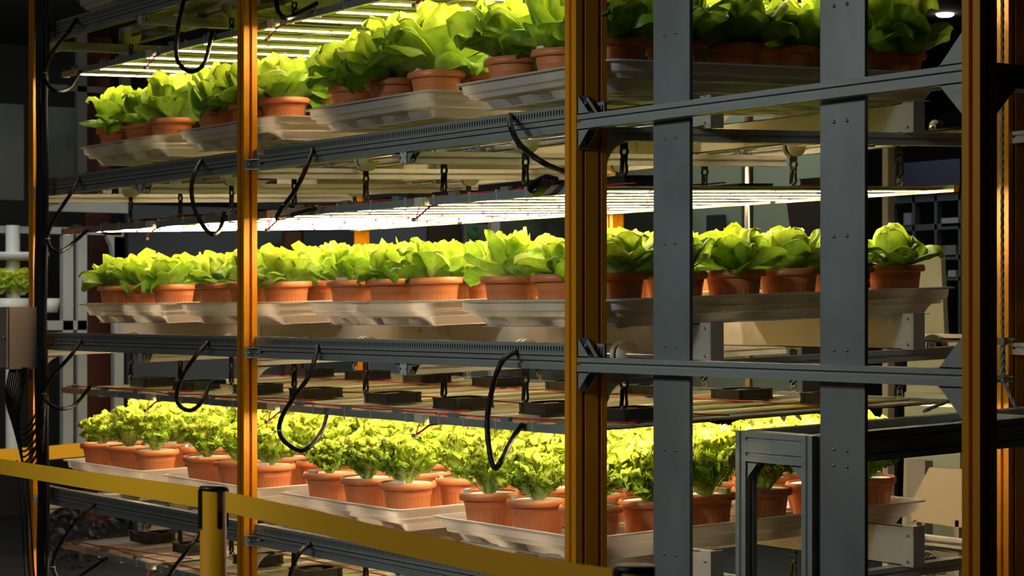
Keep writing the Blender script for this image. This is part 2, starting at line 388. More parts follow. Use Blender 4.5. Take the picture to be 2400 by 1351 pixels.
for lv, T in LV.items():
    for si, Y in enumerate((.43, 1.70)):
        z = T-.057+K*Y
        sh = empty('winding_shaft', (0, Y, z), 'steel winding shaft with pale spools under the %s shelf rail, %s side of the rack' % (NAMES[lv], side_w[si]), 'shaft', 'winding shafts under the shelves')
        b = MB(); b.tube([(-4.4,0,0), (.03,0,0)], .008, 10); b.build('shaft_rod', M['steel'], sh, True)
        for xi, x in enumerate(STX):
            b = MB()
            for o_ in (-.021, .013): b.lathe([(.008, o_), (.046, o_), (.046, o_+.008), (.008, o_+.008)], 28, (x, 0, 0), 'x')
            b.build('spool', M['spool'], sh, True)
            b = MB(); b.lathe([(.036, -.013), (.036, .013)], 24, (x, 0, 0), 'x'); b.build('wound_webbing', M['web'], sh, True)
            bx_ = x - .30 if xi % 2 == 0 else x-.2
            b = MB(); b.lathe([(.009, -.008), (.024, -.008), (.026, 0), (.024, .008), (.009, .008)], 18, (bx_, 0, 0), 'x'); b.box(bx_-.012, -.055, -.030, bx_+.012, .055, -.018)
            b.box(bx_-.009, -.02, -.02, bx_+.009, .02, .0); b.build('bearing', M['duct'], sh, True)
            for yy in (-.042, .042):
                s_ = MB(); s_.tube([(bx_, yy, -.018), (bx_, yy, -.010)], .006, 6); s_.build('bolt', M['steel'], sh)
            pz = PZT[lv] + K*Y
            st = strap0 if first else copy_tree(strap0); first = False
            st.location = (x, Y, pz + .004)
            # the straps end on the panel; length as built for the gap
            st['label'] = 'black webbing strap with snap hook under the %s shelf, %s row, %s from the left' % (NAMES[lv], side_w[si], ordw[xi])
            st['category'] = 'strap'; st['group'] = 'straps holding the light panels'

# ------------------------------------------------------------------ light panels
PX = [-4.515, -3.40, -2.214, -1.073]; PW = [1.075, 1.145, 1.11, .975]; PL = 1.65; PY = .125
def make_fan():
    f = MB(); a = .07
    for z0, z1 in ((0, .005), (.031, .036)):
        n = 32; vo = []; vi = []
        for k in range(n):
            t = 2*math.pi*k/n; c, s_ = math.cos(t), math.sin(t); sc = a/max(abs(c), abs(s_)); vo.append((c*sc, s_*sc)); vi.append((c*.064, s_*.064))
        base = [(*p, z0) for p in vo] + [(*p, z0) for p in vi] + [(*p, z1) for p in vo] + [(*p, z1) for p in vi]
        fs = []
        for k in range(n):
            j = (k+1) % n; fs += [(k, j, n+j, n+k), (2*n+k, 3*n+k, 3*n+j, 2*n+j), (k, 2*n+k, 2*n+j, j), (n+k, n+j, 3*n+j, 3*n+k)]
        f.add(base, fs)
    f.lathe([(.064, .002), (.064, .034), (.0665, .034), (.0665, .002)], 32)
    for sx in (-1, 1):
        for sy in (-1, 1): f.box(sx*.052, sy*.052, .004, sx*.068, sy*.068, .032)
    for q in (-1, 1): f.box(-.05, q*.0655, .004, .05, q*.0668, .032); f.box(q*.0655, -.05, .004, q*.0668, .05, .032)
    for q in range(3):
        t = q*2.094; f.tube([(.01*math.cos(t), .01*math.sin(t), .004), (.064*math.cos(t), .064*math.sin(t), .004)], .003, 6)
    g = MB(); g.lathe([(0, .034), (.02, .034), (.022, .031), (.022, .008), (0, .008)], 20)
    for q in range(7):
        t = q*2*math.pi/7; vs = []
        for i in range(5):
            r = .021 + .041*i/4; tt = t + .5*i/4
            for d, z in ((0, .03), (.55, .012)):
                vs.append((r*math.cos(tt+d), r*math.sin(tt+d), z))
        g.add(vs, [(2*i, 2*i+1, 2*i+3, 2*i+2) for i in range(4)])
    return f.mesh('fan', M['fan']), g.mesh('fan_blade', M['fan'], True)
fan_me, blade_me = make_fan()
gr = MB()
for r in (.02, .033, .046, .059): gr.torus((0,0,0), r, .0022, 'z', 28)
for q in range(6):
    t = q*math.pi/3; gr.tube([(.02*math.cos(t), .02*math.sin(t), 0), (.059*math.cos(t), .059*math.sin(t), 0)], .0022, 5)
grille_me = gr.mesh('fan_grille', M['conn'], True)
def make_panel(i, W, z, lv):
    p = empty('light_panel', (PX[i], PY, z + K*PY), 'LED grow light panel hung under the %s shelf, %s from the left' % (NAMES[lv], ordw[i]), 'light panel', 'hanging LED grow light panels', rx=RX)
    HC = .027
    for Y, t in ((0, 'front'), (PL-.025, 'rear')):
        b = MB(); b.box(0, Y, -HC, W, Y+.025, -.001); b.box(.002, Y+.003, -.001, W-.002, Y+.022, 0); b.build('channel', M['alu'], p)
    eb = MB(); eb.box(W-.06, -.006, -HC-.001, W-.004, .012, .003); eb.build('end_block', M['spool'], p)
    for q in range(5):
        x = .05 + q*(W-.2)/4 + random.uniform(-.03, .03)
        b = MB()
        b.box(x-.002, -.0025, -HC-.0025, x+.002, -.0005, .003); b.box(x-.002, -.0025, .002, x+.002, .027, .0035); b.box(x-.002, -.0025, -HC-.0035, x+.002, .027, -HC-.001)
        b.box(x-.004, -.004, .001, x+.004, .003, .008)
        b.build('cable_tie', M['zip'], p)
    ns = 4; pitch = W/ns
    for q in range(ns):
        x0 = pitch*q + .012; x1 = x0 + pitch*.72
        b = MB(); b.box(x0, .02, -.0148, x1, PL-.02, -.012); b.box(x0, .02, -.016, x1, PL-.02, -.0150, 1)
        b.box(x0, .02, -.016, x0+.003, PL-.02, -.004); b.box(x1-.003, .02, -.016, x1, PL-.02, -.004)
        sl = b.build('slat', [M['slat'], M['slat_low']], p)
        xc = (x0+x1)/2 - .02; b = MB()
        b.box(xc-.011, .03, -.0188, xc+.011, PL-.04, -.0162, 0)
        for rr in (.35, .9, 1.35): b.box(xc+.010, rr, -.0195, xc+.017, rr+.012, -.0162, 1)
        b.build('led_strip', [M['led'], M['redled']], sl)
        for yy in (.55, 1.1):
            s_ = MB(); s_.box(xc-.0105, yy, -.0203, xc+.0105, yy+.005, -.016); s_.build('strip_joint', M['conn'], sl)
    for k, (fx, fy) in enumerate(((.24, .37), (.74, .35), (.22, 1.27), (.72, 1.29))):
        fo = link('fan', fan_me, p); fo.location = (W*fx, fy, -.004); fo.scale = (1.22, 1.22, 1.15); link('fan_blade', blade_me, fo)
        go = link('fan_grille', grille_me, p); go.location = (W*fx, fy, -.019)
    for k in range(3):
        x = .12 + k*W*.34; b = MB(); b.box(x, .005, 0, x+.05, .022, .016); b.build('connector', M['conn'], p)
    for k, (y, c_) in enumerate(((.05, 'red'), (.19, 'red'), (.56, 'red'), (1.1, 'red'))):
        pts = [(W*t/8, y+random.uniform(-.012, .012), .004+random.uniform(0, .004)) for t in range(9)]
        if k == 1: pts = [(W*t/8, .03+.16*t/8+random.uniform(-.01, .01), .004) for t in range(9)]
        b = MB(); b.tube(smooth_path(pts, 3), .0028, 6); b.tube([Vector(q)+Vector((0,.007,-.001)) for q in smooth_path(pts, 3)], .0025, 6, 1)
        b.build('wire', [M['red'], M['dark']], p, True)
    # drooping lead with its plug at the channel end
    xx = W-.04; b = MB()
    pts = [(xx, .005, -HC), (xx-.005, -.002, -HC-.02), (xx-.012, -.004, -HC-.045)]
    pts2 = [(xx-.012, -.004, -HC-.045), (xx+.03, -.006, -HC-.03), (xx+.075, 0, -HC-.008), (xx+.12, .006, -HC-.003)]
    b.tube(smooth_path(pts, 4), .0025, 6); b.tube(smooth_path(pts2, 4), .0025, 6); b.tube([q+Vector((.003,0,.004)) for q in smooth_path(pts2, 4)], .0022, 6, 1)
    b.build('plug_lead', [M['red'], M['dark']], p, True)
    b = MB(); b.box(xx-.035, -.011, -HC-.055, xx-.008, .002, -HC-.041); b.build('plug', M['conn'], p)
    return p
for lv in LV:
    for i in range(4): make_panel(i, PW[i], PZT[lv], lv)

# ------------------------------------------------------------------ trays
def make_tray(W, L):
    def ring(ins, z, notch=0):
        P = []
        x0, x1, y0, y1 = ins, W-ins, ins, L-ins; r = max(.012, .035-ins*.3)
        def arc(cx, cy, a0):
            for k in range(6):
                a = a0 + math.pi/2*k/5; P.append([cx+r*math.cos(a), cy+r*math.sin(a), z])
        def edge(p, q, n, cb):
            for k in range(1, n):
                t = k/n; P.append([p[0]+(q[0]-p[0])*t, p[1]+(q[1]-p[1])*t, z])
                if cb: cb(P[-1], t)
        def nf(sgn):
            def cb(p, t):
                f = (t*4) % 1; d = 1 if .1 < f < .62 else 0
                p[1] += sgn*notch*(1-d)
            return cb
        arc(x0+r, y0+r, math.pi); edge((x0+r, y0), (x1-r, y0), 48, nf(1)); arc(x1-r, y0+r, 1.5*math.pi)
        edge((x1, y0+r), (x1, y1-r), 12, None); arc(x1-r, y1-r, 0); edge((x1-r, y1), (x0+r, y1), 48, nf(-1)); arc(x0+r, y1-r, .5*math.pi)
        edge((x0, y1-r), (x0, y0+r), 12, None); return P
    prof = [(-.014, -.006, 0), (-.015, 0, 0), (-.002, .0015, 0), (.002, -.004, 0), (.006, -.034, 0), (.010, -.038, 0), (.018, -.040, 0), (.021, -.046, 0),
            (.024, -.056, 0), (.050, -.058, .0), (.054, -.063, .008), (.070, -.088, .024), (.080, -.092, .024)]
    b = MB(); rings = [ring(*p) for p in prof]; n = len(rings[0])
    for r in rings: b.v += [tuple(q) for q in r]
    for i in range(len(rings)-1):
        for k in range(n):
            a = i*n+k; c = i*n+(k+1) % n; b.f.append((a, c, c+n, a+n)); b.m.append(0)
    # ribbed floor
    nx, ny = 24, 36; base = len(b.v); x0, x1, y0, y1 = .08, W-.08, .10, L-.10
    for i in range(nx+1):
        for j in range(ny+1):
            b.v.append((x0+(x1-x0)*i/nx, y0+(y1-y0)*j/ny, -.092 + (.007 if (i//3+j//4) % 2 else 0)))
    for i in range(nx):
        for j in range(ny):
            a = base+i*(ny+1)+j; b.f.append((a, a+ny+1, a+ny+2, a+1)); b.m.append(0)
    for q in range(9):
        xr = .10 + (W-.20)*q/8; b.box(xr-.006, .12, -.092, xr+.006, L-.12, -.0585)
    b.box(.06, .062, -.0935, W-.06, .10, -.0915); b.box(.06, L-.10, -.0935, W-.06, L-.062, -.0915)
    me = b.mesh('seedling_tray', M['tray'], True); me.set_sharp_from_angle(angle=math.radians(32)); return me
tray_me = {}
TX = {'m': [-4.285, -3.18, -2.005, -.895], 'l': [-4.48, -3.325, -2.199, -1.042]}
TRIM = {'D': 3.07, 'A': 2.346, 'B': 1.591, 'C': .828, 'E': .097}
TW = .915; TLN = 1.50; TY = .13
tmesh = make_tray(TW, TLN)
# ------------------------------------------------------------------ pots and plants
def make_pot():
    R = .107; h = .140
    prof = [(0, 0), (.074, 0), (.076, .003), (.078, .012), (.081, .04), (.0845, .068), (.0875, .094), (.0885, .0955), (.0885, .098), (.0905, .112), (.092, .1225), (.1035, .1235), (.1065, .127), (R+.001, .136),
            (.1055, .145), (.102, h), (.097, h), (.096, .146), (.091, .12), (.086, .10)]
    seg = 128
    def rm(i, k):
        if 3 <= i <= 5:
            q = k % 4; return -.0022 if q == 0 else (.0004 if q == 2 else -.0004)
        return 0
    prof = [(a_, z_*h/.150 if z_ != h else h) for a_, z_ in prof]
    b = MB(); b.lathe(prof, seg, rmod=rm)
    l = MB(); l.lathe([(0, .1332), (.015, .1337), (.09, .1337), (.094, .132), (.0945, .129), (.0, .129)], 40)
    t = MB(); t.box(-.023, -.007, 0, .023, .007, .017); t.box(-.021, -.0075, .002, .021, .0075, .015)
    return b.mesh('pot', M['pot'], True), l.mesh('foam_lid', M['foam'], True), t.mesh('tag_block', M['white'])
pot_me, lid_me, tagb_me = make_pot(); pot_me.set_sharp_from_angle(angle=math.radians(50))
def grid_faces(nu, nv, base):
    return [(base+i*nv+j, base+(i+1)*nv+j, base+(i+1)*nv+j+1, base+i*nv+j+1) for i in range(nu-1) for j in range(nv-1)]
def head_mesh(kind, seed):
    R = random.Random(seed); V = []; Fc = []; tone = []; luv = []
    if kind == 'B': n, nu, nv, Lm, Wm = 26, 16, 19, .182, .185
    elif kind == 'M': n, nu, nv, Lm, Wm = 21, 16, 19, .162, .175
    else: n, nu, nv, Lm, Wm = 20, 28, 71, .185, .145
    for i in range(n):
        t = i/(n-1); ang = i*2.39996 + R.uniform(-.4, .4)
        if kind == 'F':
            el = math.radians(40 + 44*t**.8 + R.uniform(-8, 8)); Lr = Lm*(.68+.40*min(1, t*1.6))*R.uniform(.82, 1.12); Wd = Wm*R.uniform(.8, 1.1); bend = R.uniform(-.55, .0)*(1-.4*t)
        elif kind == 'B':
            el = math.radians(-4 + 74*t**.75 + R.uniform(-11, 11)); Lr = Lm*(.86+.12*math.sin(math.pi*t)-.10*t)*R.uniform(.85, 1.15); Wd = Wm*(1-.30*t)*R.uniform(.8, 1.15); bend = .12 + .85*t + R.uniform(-.45, .35)
        else:
            el = math.radians(0 + 64*t**.75 + R.uniform(-10, 10)); Lr = Lm*(.88+.12*math.sin(math.pi*t)-.04*t)*R.uniform(.82, 1.18); Wd = Wm*(1-.30*t)*R.uniform(.8, 1.15); bend = .22 + .80*t + R.uniform(-.45, .4)
        fold = R.uniform(.35, 1.3); lt = R.uniform(.5, 1.5) * R.choice((1, 1, .3)); rt = R.uniform(.5, 1.5) * R.choice((1, 1, .3)); tipb = (R.uniform(.3, 2.6) if R.random() < .7 else -R.uniform(.2, .8)) if kind != 'F' else R.uniform(-.4, .9)
        ph = [R.uniform(0, 6.28) for _ in range(8)]
        twist = R.uniform(-.5, .5); cupf = R.choice((.45, .62, .62, .9, 1.35)); point = R.choice((2.0, 2.4, 1.3))
        rad = Vector((math.cos(ang), math.sin(ang), 0)); side = Vector((-math.sin(ang), math.cos(ang), 0)); up = Vector((0,0,1))
        p = Vector((0,0,.0)) + rad*(.012+.012*(1-t)); base = len(V)
        for a in range(nu):
            u = a/(nu-1)
            if kind == 'F': phi_here = el + bend*(u**1.5) + tipb*max(0, u-.7)*2
            else: phi_here = el + bend*min(1, u*1.5)**1.2 - tipb*max(0, (u-.80)/.20)**1.4
            d = rad*math.cos(phi_here) + up*math.sin(phi_here)
            if a: p = p + d*(Lr/(nu-1))
            nrm = -rad*math.sin(phi_here) + up*math.cos(phi_here)
            if kind == 'F':
                wf = (.14 + .20*u + .80*max(0, u-.22)**.8) * (math.sqrt(max(0, 1-max(0, (u-.72)/.285)**2.2)) if u > .72 else 1)
            else:
                wf = (.20+.80*math.sin(math.pi*min(1, u**.9*.72)))*math.sqrt(max(0.0, 1-max(0, (u-.50)/.505)**point))
            half = Wd*.5*wf
            sd = (side*math.cos(twist*u) + nrm*math.sin(twist*u))
            for b_ in range(nv):
                v = -1 + 2*b_/(nv-1); av = abs(v)
                if kind == 'F':
                    m_ = min(1, (u/.45)**1.6)
                    amp = .019*av**1.6*m_; tip = max(0, (u-.70)/.30)
                    amp_t = .015*tip**1.3
                    w1 = math.sin(36*u + 4.0*v + ph[0])*.55 + math.sin(64*u - 7*v + ph[1])*.5
                    w2 = math.sin(v*26 + ph[2])*.6 + math.sin(v*47+ph[3])*.5
                    off = amp*w1 + amp_t*w2 + .0025*m_*math.sin(24*u+11*v+ph[7])
                    jag = 1 + .11*av**3*math.sin(66*u+ph[4])
                    cup = .25*half*v*v
                    q = p + sd*(half*v*jag + amp*.35*math.cos(53*u+ph[1])) + nrm*(off + cup) + d*(amp_t*.8*math.sin(v*44+ph[5]) + .35*amp*math.sin(58*u+ph[6]))
                else:
                    # cupped blade whose margins fold outwards like a rolled hem
                    cup = cupf*half*v*v*(1-.25*av*cupf)
                    s_ = max(0, av-.66)/.34; k_ = (lt if v < 0 else rt)*fold
                    hem = k_*half*.55*s_**1.5*min(1, u*1.6)
                    lat = half*v*(1-.20*s_**2*min(1, k_))*(1-.28*max(0, cupf-.62)*av)
                    wav = .008*av**2*u*math.sin(9*u + 2.5*v + ph[0]) + .0045*u*math.sin(5*v+ph[1]) + .0022*math.sin(17*u+8*v+ph[2])*u + .0016*math.sin(29*v+ph[3]+12*u)*u
                    mid = -.004*math.exp(-(v/.09)**2)*(1-u)
                    q = p + sd*lat + nrm*(cup + wav - hem + mid)
                if q.z < -.002 and (q.x*q.x+q.y*q.y) < .0125: q.z = -.002 + .25*(q.z+.002)
                V.append(tuple(q)); luv.append((u, v, t))
                rib = math.exp(-(v/.07)**2)*(1-u*.75)
                if kind == 'F': bs = max(0, 1-u*1.35)*(1-.5*av) + .25*rib
                else:
                    bs = max(0, .45-u*.8) + .42*rib
                tone.append((min(1, max(0, t*1.05 + .12*(u-.5) + R.uniform(-.03, .03))), min(1, bs), 0))
        Fc += grid_faces(nu, nv, base)
    me = bpy.data.meshes.new('lettuce_head'); me.from_pydata(V, [], Fc)
    me.polygons.foreach_set('use_smooth', [True]*len(Fc))
    at_ = me.attributes.new('tone', 'FLOAT_VECTOR', 'POINT'); at_.data.foreach_set('vector', np.array(tone, dtype=np.float32).ravel())
    at2 = me.attributes.new('leafuv', 'FLOAT_VECTOR', 'POINT'); at2.data.foreach_set('vector', np.array(luv, dtype=np.float32).ravel())
    me.materials.append(M['frill'] if kind == 'F' else M['butter']); me.update(); return me
HEADS = {'B': [head_mesh('B', 10+i) for i in range(7)], 'M': [head_mesh('M', 30+i) for i in range(7)], 'F': [head_mesh('F', 50+i) for i in range(6)]}
SHELF = {'D': 'top', 'A': 'upper', 'B': 'middle', 'C': 'lower', 'E': 'bottom'}
roww = ['front', 'second', 'third', 'fourth', 'fifth', 'back']; colw = ['left', 'centre', 'right']; trw = ['leftmost', 'second', 'third', 'rightmost']
rnd = random.Random(3)
def plant_tray(lv, i, X, rows, rim):
    kind = 'B' if lv in 'DA' else ('M' if lv == 'B' else 'F')
    kl = {'B': 'tall butterhead lettuce', 'M': 'pale butterhead lettuce', 'F': 'frilly green lettuce'}[kind]
    t = link('seedling_tray', tmesh); t.location = (X, TY, rim); t.rotation_euler = (RX, 0, 0)
    tag(t, 'translucent white tray of %s pots on the %s shelf, %s along the rack' % ({'B': 'tall butterhead', 'M': 'pale butterhead', 'F': 'frilly lettuce'}[kind], SHELF[lv], trw[i]), 'tray', 'white trays of potted lettuce')
    for r in rows:
        for c in range(3):
            x = X + .142 + .302*c + rnd.uniform(-.006, .006); y = TY + .142 + .2475*r + rnd.uniform(-.006, .006)
            z = rim - .0575 + K*(y-TY)
            e = empty('potted_lettuce', (x, y, z), 'terracotta pot of %s, %s shelf, %s tray, %s row, %s pot' % (kl, SHELF[lv], trw[i], roww[r], colw[c]), 'potted plant',
                      'potted %s on the %s shelf' % (kl, SHELF[lv]), rx=RX, rz=rnd.uniform(-.6, .6))
            for nm_, me_ in (('pot', pot_me), ('foam_lid', lid_me)): link(nm_, me_, e)
            h = link('lettuce_head', rnd.choice(HEADS[kind]), e)
            s_ = rnd.uniform(.9, 1.12) * (1.18 if kind == 'B' else 1.0)
            if kind == 'F' and r == 0: s_ *= .82
            h.location = (rnd.uniform(-.008, .008), rnd.uniform(-.008, .008), .1337); h.rotation_euler = (rnd.uniform(-.08, .08), rnd.uniform(-.08, .08), rnd.uniform(0, 6.28))
            h.scale = (s_, s_, s_*rnd.uniform(.92, 1.08)*(1.12 if kind == 'B' else .95 if kind == 'M' else 1.0))
            if rnd.random() < .6:
                tg = link('tag_block', tagb_me, e); a = rnd.choice((-2.2, -1.9, -1.2, 2.0)); tg.location = (.082*math.cos(a), .082*math.sin(a), .1335); tg.rotation_euler = (0, 0, a+math.pi/2)
for lv in 'ABC':
    for i in range(4): plant_tray(lv, i, TX['l' if lv == 'C' else 'm'][i], range(6), TRIM[lv])
plant_tray('D', 0, TX['m'][0]-.05, range(2), TRIM['D'])
for i in (1, 2, 3): plant_tray('E', i, TX['l'][i], range(1, 6), TRIM['E'])

# ------------------------------------------------------------------ hoses
HOSES = [
 ('top', 0, [(180,45),(160,75),(125,120),(108,160),(110,195),(135,215),(165,205),(190,165)]),
 ('top', 1, [(434,-10),(418,60),(413,125),(425,155),(450,168),(478,150),(490,110),(497,75)]),
 ('top', 2, [(650,-40),(648,5),(654,30),(668,42),(690,36),(744,7)]),
 ('upper', 0, [(185,418),(165,455),(130,510),(112,550),(118,580),(140,590),(165,575),(205,540)]),
 ('upper', 1, [(472,377),(455,410),(449,450),(458,495),(480,535),(500,550),(517,535),(525,500)]),
 ('upper', 2, [(733,350),(715,400),(690,450),(660,490),(650,512),(680,505),(740,488)]),
 ('upper', 3, [(1195,270),(1198,300),(1220,340),(1270,380),(1320,402),(1350,414)]),
 ('middle', 0, [(190,799),(165,835),(125,880),(105,915),(108,940),(140,958),(175,950),(212,905)]),
 ('middle', 1, [(488,803),(455,840),(425,890),(414,930),(425,955),(450,962),(475,940),(495,900),(530,895)]),
 ('middle', 2, [(745,812),(725,880),(690,930),(660,980),(657,1020),(690,1052),(720,1052),(755,1010),(766,975)]),
 ('middle', 3, [(1210,824),(1175,850),(1152,920),(1142,990),(1148,1060),(1160,1098),(1175,1080),(1200,1030),(1225,995)]),
 ('lower', 0, [(222,1183),(180,1220),(140,1280),(125,1320),(130,1350),(150,1375),(190,1350),(250,1310)]),
 ('lower', 1, [(470,1248),(440,1290),(400,1345),(385,1390),(400,1420),(450,1400)]),
 ('lower', 2, [(727,1277),(700,1300),(680,1351),(672,1400),(700,1430),(740,1380)])]
for lvn, k, pts in HOSES:
    n = len(pts); P = []
    for i, (x, y) in enumerate(pts):
        f = i/(n-1); Yy = .047 if i == 0 else (.118 if i == n-1 else (.06 if i == n-2 else -.05*math.sin(math.pi*f)**.5 - .005))
        P.append(at(x, y, Y=Yy))
    b = MB(); sp = smooth_path(P, 7); b.tube(sp, [.0092 + .0007*math.sin(i*2.1) for i in range(len(sp))], 10)
    h = b.build('cable_sleeve', M['sleeve'], None, True)
    tag(h, 'black corrugated cable loop hanging from the %s cable duct, %s from the left' % (lvn, ordw[k]), 'cable', 'black cable loops along the front rails')
    if k % 2 == 0:
        q = sp[len(sp)//2-2]; b = MB(); b.torus(q, .0105, .0022, 'z', 14); b.build('tie', M['zip'], h, True)
# coiled spare cable by the wide post
c0 = at(1275, 438, Y=.09); b = MB()
for k in range(5):
    pts = [c0 + Vector(((.07-.006*k)*math.cos(a)*1.0, -.006*k+.01*math.sin(a*2), .016*math.sin(a)+.002*k+.02*math.cos(a))) for a in [i*6.283/20 for i in range(21)]]
    b.tube(pts, .0055, 7)
tag(b.build('cable_coil', M['sleeve'], None, True), 'black bunched cable coil lying on the light panel left of the wide yellow post', 'cable')

# ------------------------------------------------------------------ lift table
tbl = empty('lift_platform', (.53, .2, 0), 'grey aluminium frame table standing low behind the right flat bar', 'platform')
TZ = at(1725, 1010, Y=.2).z - K*.2
def tb(o): o.location = (-.53, -.2, 0); return o
def leg(x, y):
    b = MB(); b.ring_ext(slot_poly(.045, .045, (.0225,), (.0225,), .010, .008), 'z', 0, TZ+K*y, org=(x, y, 0)); return tb(b.build('leg', M['alu'], tbl))
for x in (.53, .82):
    for y in (.2, 2.0): leg(x, y)
def beam2(axis, a0, a1, c, name='beam', w_=.045, h=.088):
    P = slot_poly(w_, h, (w_/2,), (h*.25, h*.75), .010, .008); b = MB()
    if axis == 'x': b.ring_ext([(c+p[0], TZ-h+p[1]) for p in P], 'x', a0, a1)
    else: b.ring_ext([(c+p[0], TZ-h+p[1]) for p in P], 'y', a0, a1)
    b.shear(); return tb(b.build(name, M['alu'], tbl))
beam2('x', .575, .82, .2); beam2('y', .245, 2.0, .82); beam2('y', .245, 2.0, .53)
beam2('x', .575, .82, 1.1); beam2('x', .575, .82, 2.0)
for c, a in (((.575, .205, TZ-.088+.006), (1,0,0)), ((.82, .205, TZ-.088+.006), (-1,0,0))): tb(bracket(c, a, (0,0,-1), (0,1,0), .05, .036, parent=tbl))
tb(bracket((.825, .245, TZ-.088+.008), (0,1,0), (0,0,-1), (1,0,0), .05, .036, parent=tbl))
# wire rope holding it
rp = at(2384, 962, X=.66); ru = at(2349, 800, Y=rp.y); rtop = Vector((ru.x, ru.y, 3.5))
rope = empty('wire_rope', tuple(ru), 'thin steel wire rope with clamps hanging beside the nearest dark post', 'rope')
def strand(p, q, name, r=.0065):
    b = MB(); d = (q-p); n = int(d.length/.012)
    sx = d.normalized().orthogonal().normalized(); sy = d.normalized().cross(sx)
    for s_ in range(3):
        b.tube([p + d*i/n + (sx*math.cos(i*.9+s_*2.1)+sy*math.sin(i*.9+s_*2.1))*r*.5 for i in range(n+1)], r*.55, 5)
    o = b.build(name, M['conn'], rope, True); o.location = -ru; return o
rl = at(2350, 888, Y=rp.y); rl.x = ru.x; rl.y = ru.y
strand(rtop, ru, 'rope_strand'); strand(ru, rl, 'rope_strand', .010); strand(rl, rp, 'rope_strand'); strand(rl, Vector((rl.x-.05, rl.y-.3, rp.z)), 'rope_strand')
for q in (ru, rl):
    b = MB(); b.box(q.x-.012, q.y-.012, q.z-.012, q.x+.018, q.y+.012, q.z+.012); b.tube([(q.x-.03, q.y, q.z+.006), (q.x+.04, q.y+.01, q.z+.006)], .004, 6); b.tube([(q.x-.03, q.y, q.z-.008), (q.x+.04, q.y+.01, q.z-.008)], .004, 6)
    o = b.build('rope_clamp', M['steel'], rope); o.location = -ru
# idler wheels on the rear rail of the lift bay
for (x, y, rr), nm in zip(((2195, 300, .03), (2195, 812, .034), (2185, 1318, .036)), ('upper', 'middle', 'lower')):
    q = at(x, y, Y=1.83)
    e = empty('idler_wheel', tuple(q), 'dark idler wheel on the rear rail at the right end of the %s shelf' % nm, 'wheel', 'idler wheels on the rear rail')
    b = MB(); b.lathe([(.008, -.012), (rr, -.012), (rr-.005, 0), (rr, .012), (.008, .012)], 24, axis='y'); b.build('wheel', M['dark'], e, True)
    b = MB(); b.box(-rr-.015, -.02, -rr-.006, rr+.015, .02, -rr); b.box(-.012, -.018, -rr, .012, -.014, .012); b.build('bracket', M['alu_w'], e)
    b = MB(); b.tube([(0, -.03, 0), (0, .02, 0)], .008, 8); b.build('axle', M['steel'], e, True)
    if nm != 'upper':
        b = MB()
        for k in range(4):
            b.tube([q + Vector(((.045+.004*k)*math.cos(a)+.03, -.02-.01*k, (.035+.003*k)*math.sin(a))) for a in [i*6.283/18 for i in range(19)]], .004, 6)
        tag(b.build('wire_coil', M['box'], None, True), 'coil of beige wire tied to the rear rail by the %s idler wheel' % nm, 'wire')

# ------------------------------------------------------------------ barrier posts and belts
def stanchion(x, y, D, label):
    p = at(x, y, D=D); ht = p.z
    e = empty('barrier_post', (p.x, p.y, 0), label, 'barrier post', 'yellow belt barrier posts')
    e.rotation_euler = (0, 0, -TH+.0)
    b = MB(); b.lathe([(0, .012), (.03, .012), (.0315, .03), (.0315, ht-.012), (0, ht-.012)], 40); b.build('tube', M['tubeY'], e, True)
    b = MB(); b.lathe([(0, 0), (.17, 0), (.172, .006), (.15, .014), (.035, .03), (.034, .05)], 40); b.build('base', M['dark'], e, True)
    b = MB(); b.lathe([(0, ht-.002), (.030, ht-.002), (.0335, ht-.005), (.034, ht-.012), (.0315, ht-.013)], 40); b.build('cap', M['dark'], e, True)
    for a in range(4):
        t = math.radians(-62 + 90*a + 5); c, s_ = math.cos(t), math.sin(t)
        b = MB(); n = 10; P = []
        w_ = .0055
        for sx, z in ((-w_, ht-.010), (-w_, ht-.098), (-w_*.6, ht-.103), (w_*.6, ht-.103), (w_, ht-.098), (w_, ht-.010)): P.append((sx, z))
        vs = []
        for rr in (.031, .0375):
            for sx, z in P: vs.append((rr*c - sx*s_, rr*s_ + sx*c, z))
        b.add(vs, [tuple(range(6)), tuple(range(6, 12))[::-1]] + [(i, (i+1) % 6, (i+1) % 6+6, i+6) for i in range(6)])
        b.build('belt_clip', M['dark'], e)
    return e, p
s1, p1 = stanchion(500, 1137, 5.03, 'yellow barrier post with black clips standing left of the yellow rack post')
s2, p2 = stanchion(1487, 1322, 3.42, 'nearest barrier post, only its black and yellow top in view')
def belt(pts, label, w_=.049):
    sp = smooth_path(pts, 8); b = MB(); vs = []
    for i, p in enumerate(sp):
        t = (sp[min(i+1, len(sp)-1)] - sp[max(i-1, 0)]); n = Vector((t.y, -t.x, 0)).normalized()*.0008
        for z in (0, -w_):
            for s_ in (1, -1): vs.append(p + Vector((0, 0, z)) + n*s_)
    fs = []
    for i in range(len(sp)-1):
        a = 4*i; fs += [(a, a+4, a+6, a+2), (a+1, a+3, a+7, a+5), (a, a+1, a+5, a+4), (a+2, a+6, a+7, a+3)]
    b.add(vs, fs); o = b.build('barrier_belt', M['belt']); return tag(o, label, 'belt', 'yellow barrier belts')
belt([at(-60, 1068, D=6.9), at(0, 1076, D=6.75), at(100, 1091, D=6.5), at(200, 1106, D=6.15), at(300, 1119, D=5.75), at(400, 1133, D=5.3), at(467, 1142, D=5.04)], 'yellow belt stretching from the barrier post to the left edge')
belt([at(529, 1153, D=5.0), at(620, 1172, D=4.82), at(760, 1202, D=4.55), at(900, 1235, D=4.3), at(1100, 1276, D=4.0), at(1300, 1314, D=3.65), at(1436, 1334, D=3.43)], 'yellow belt running in front of the rack between the two barrier posts')
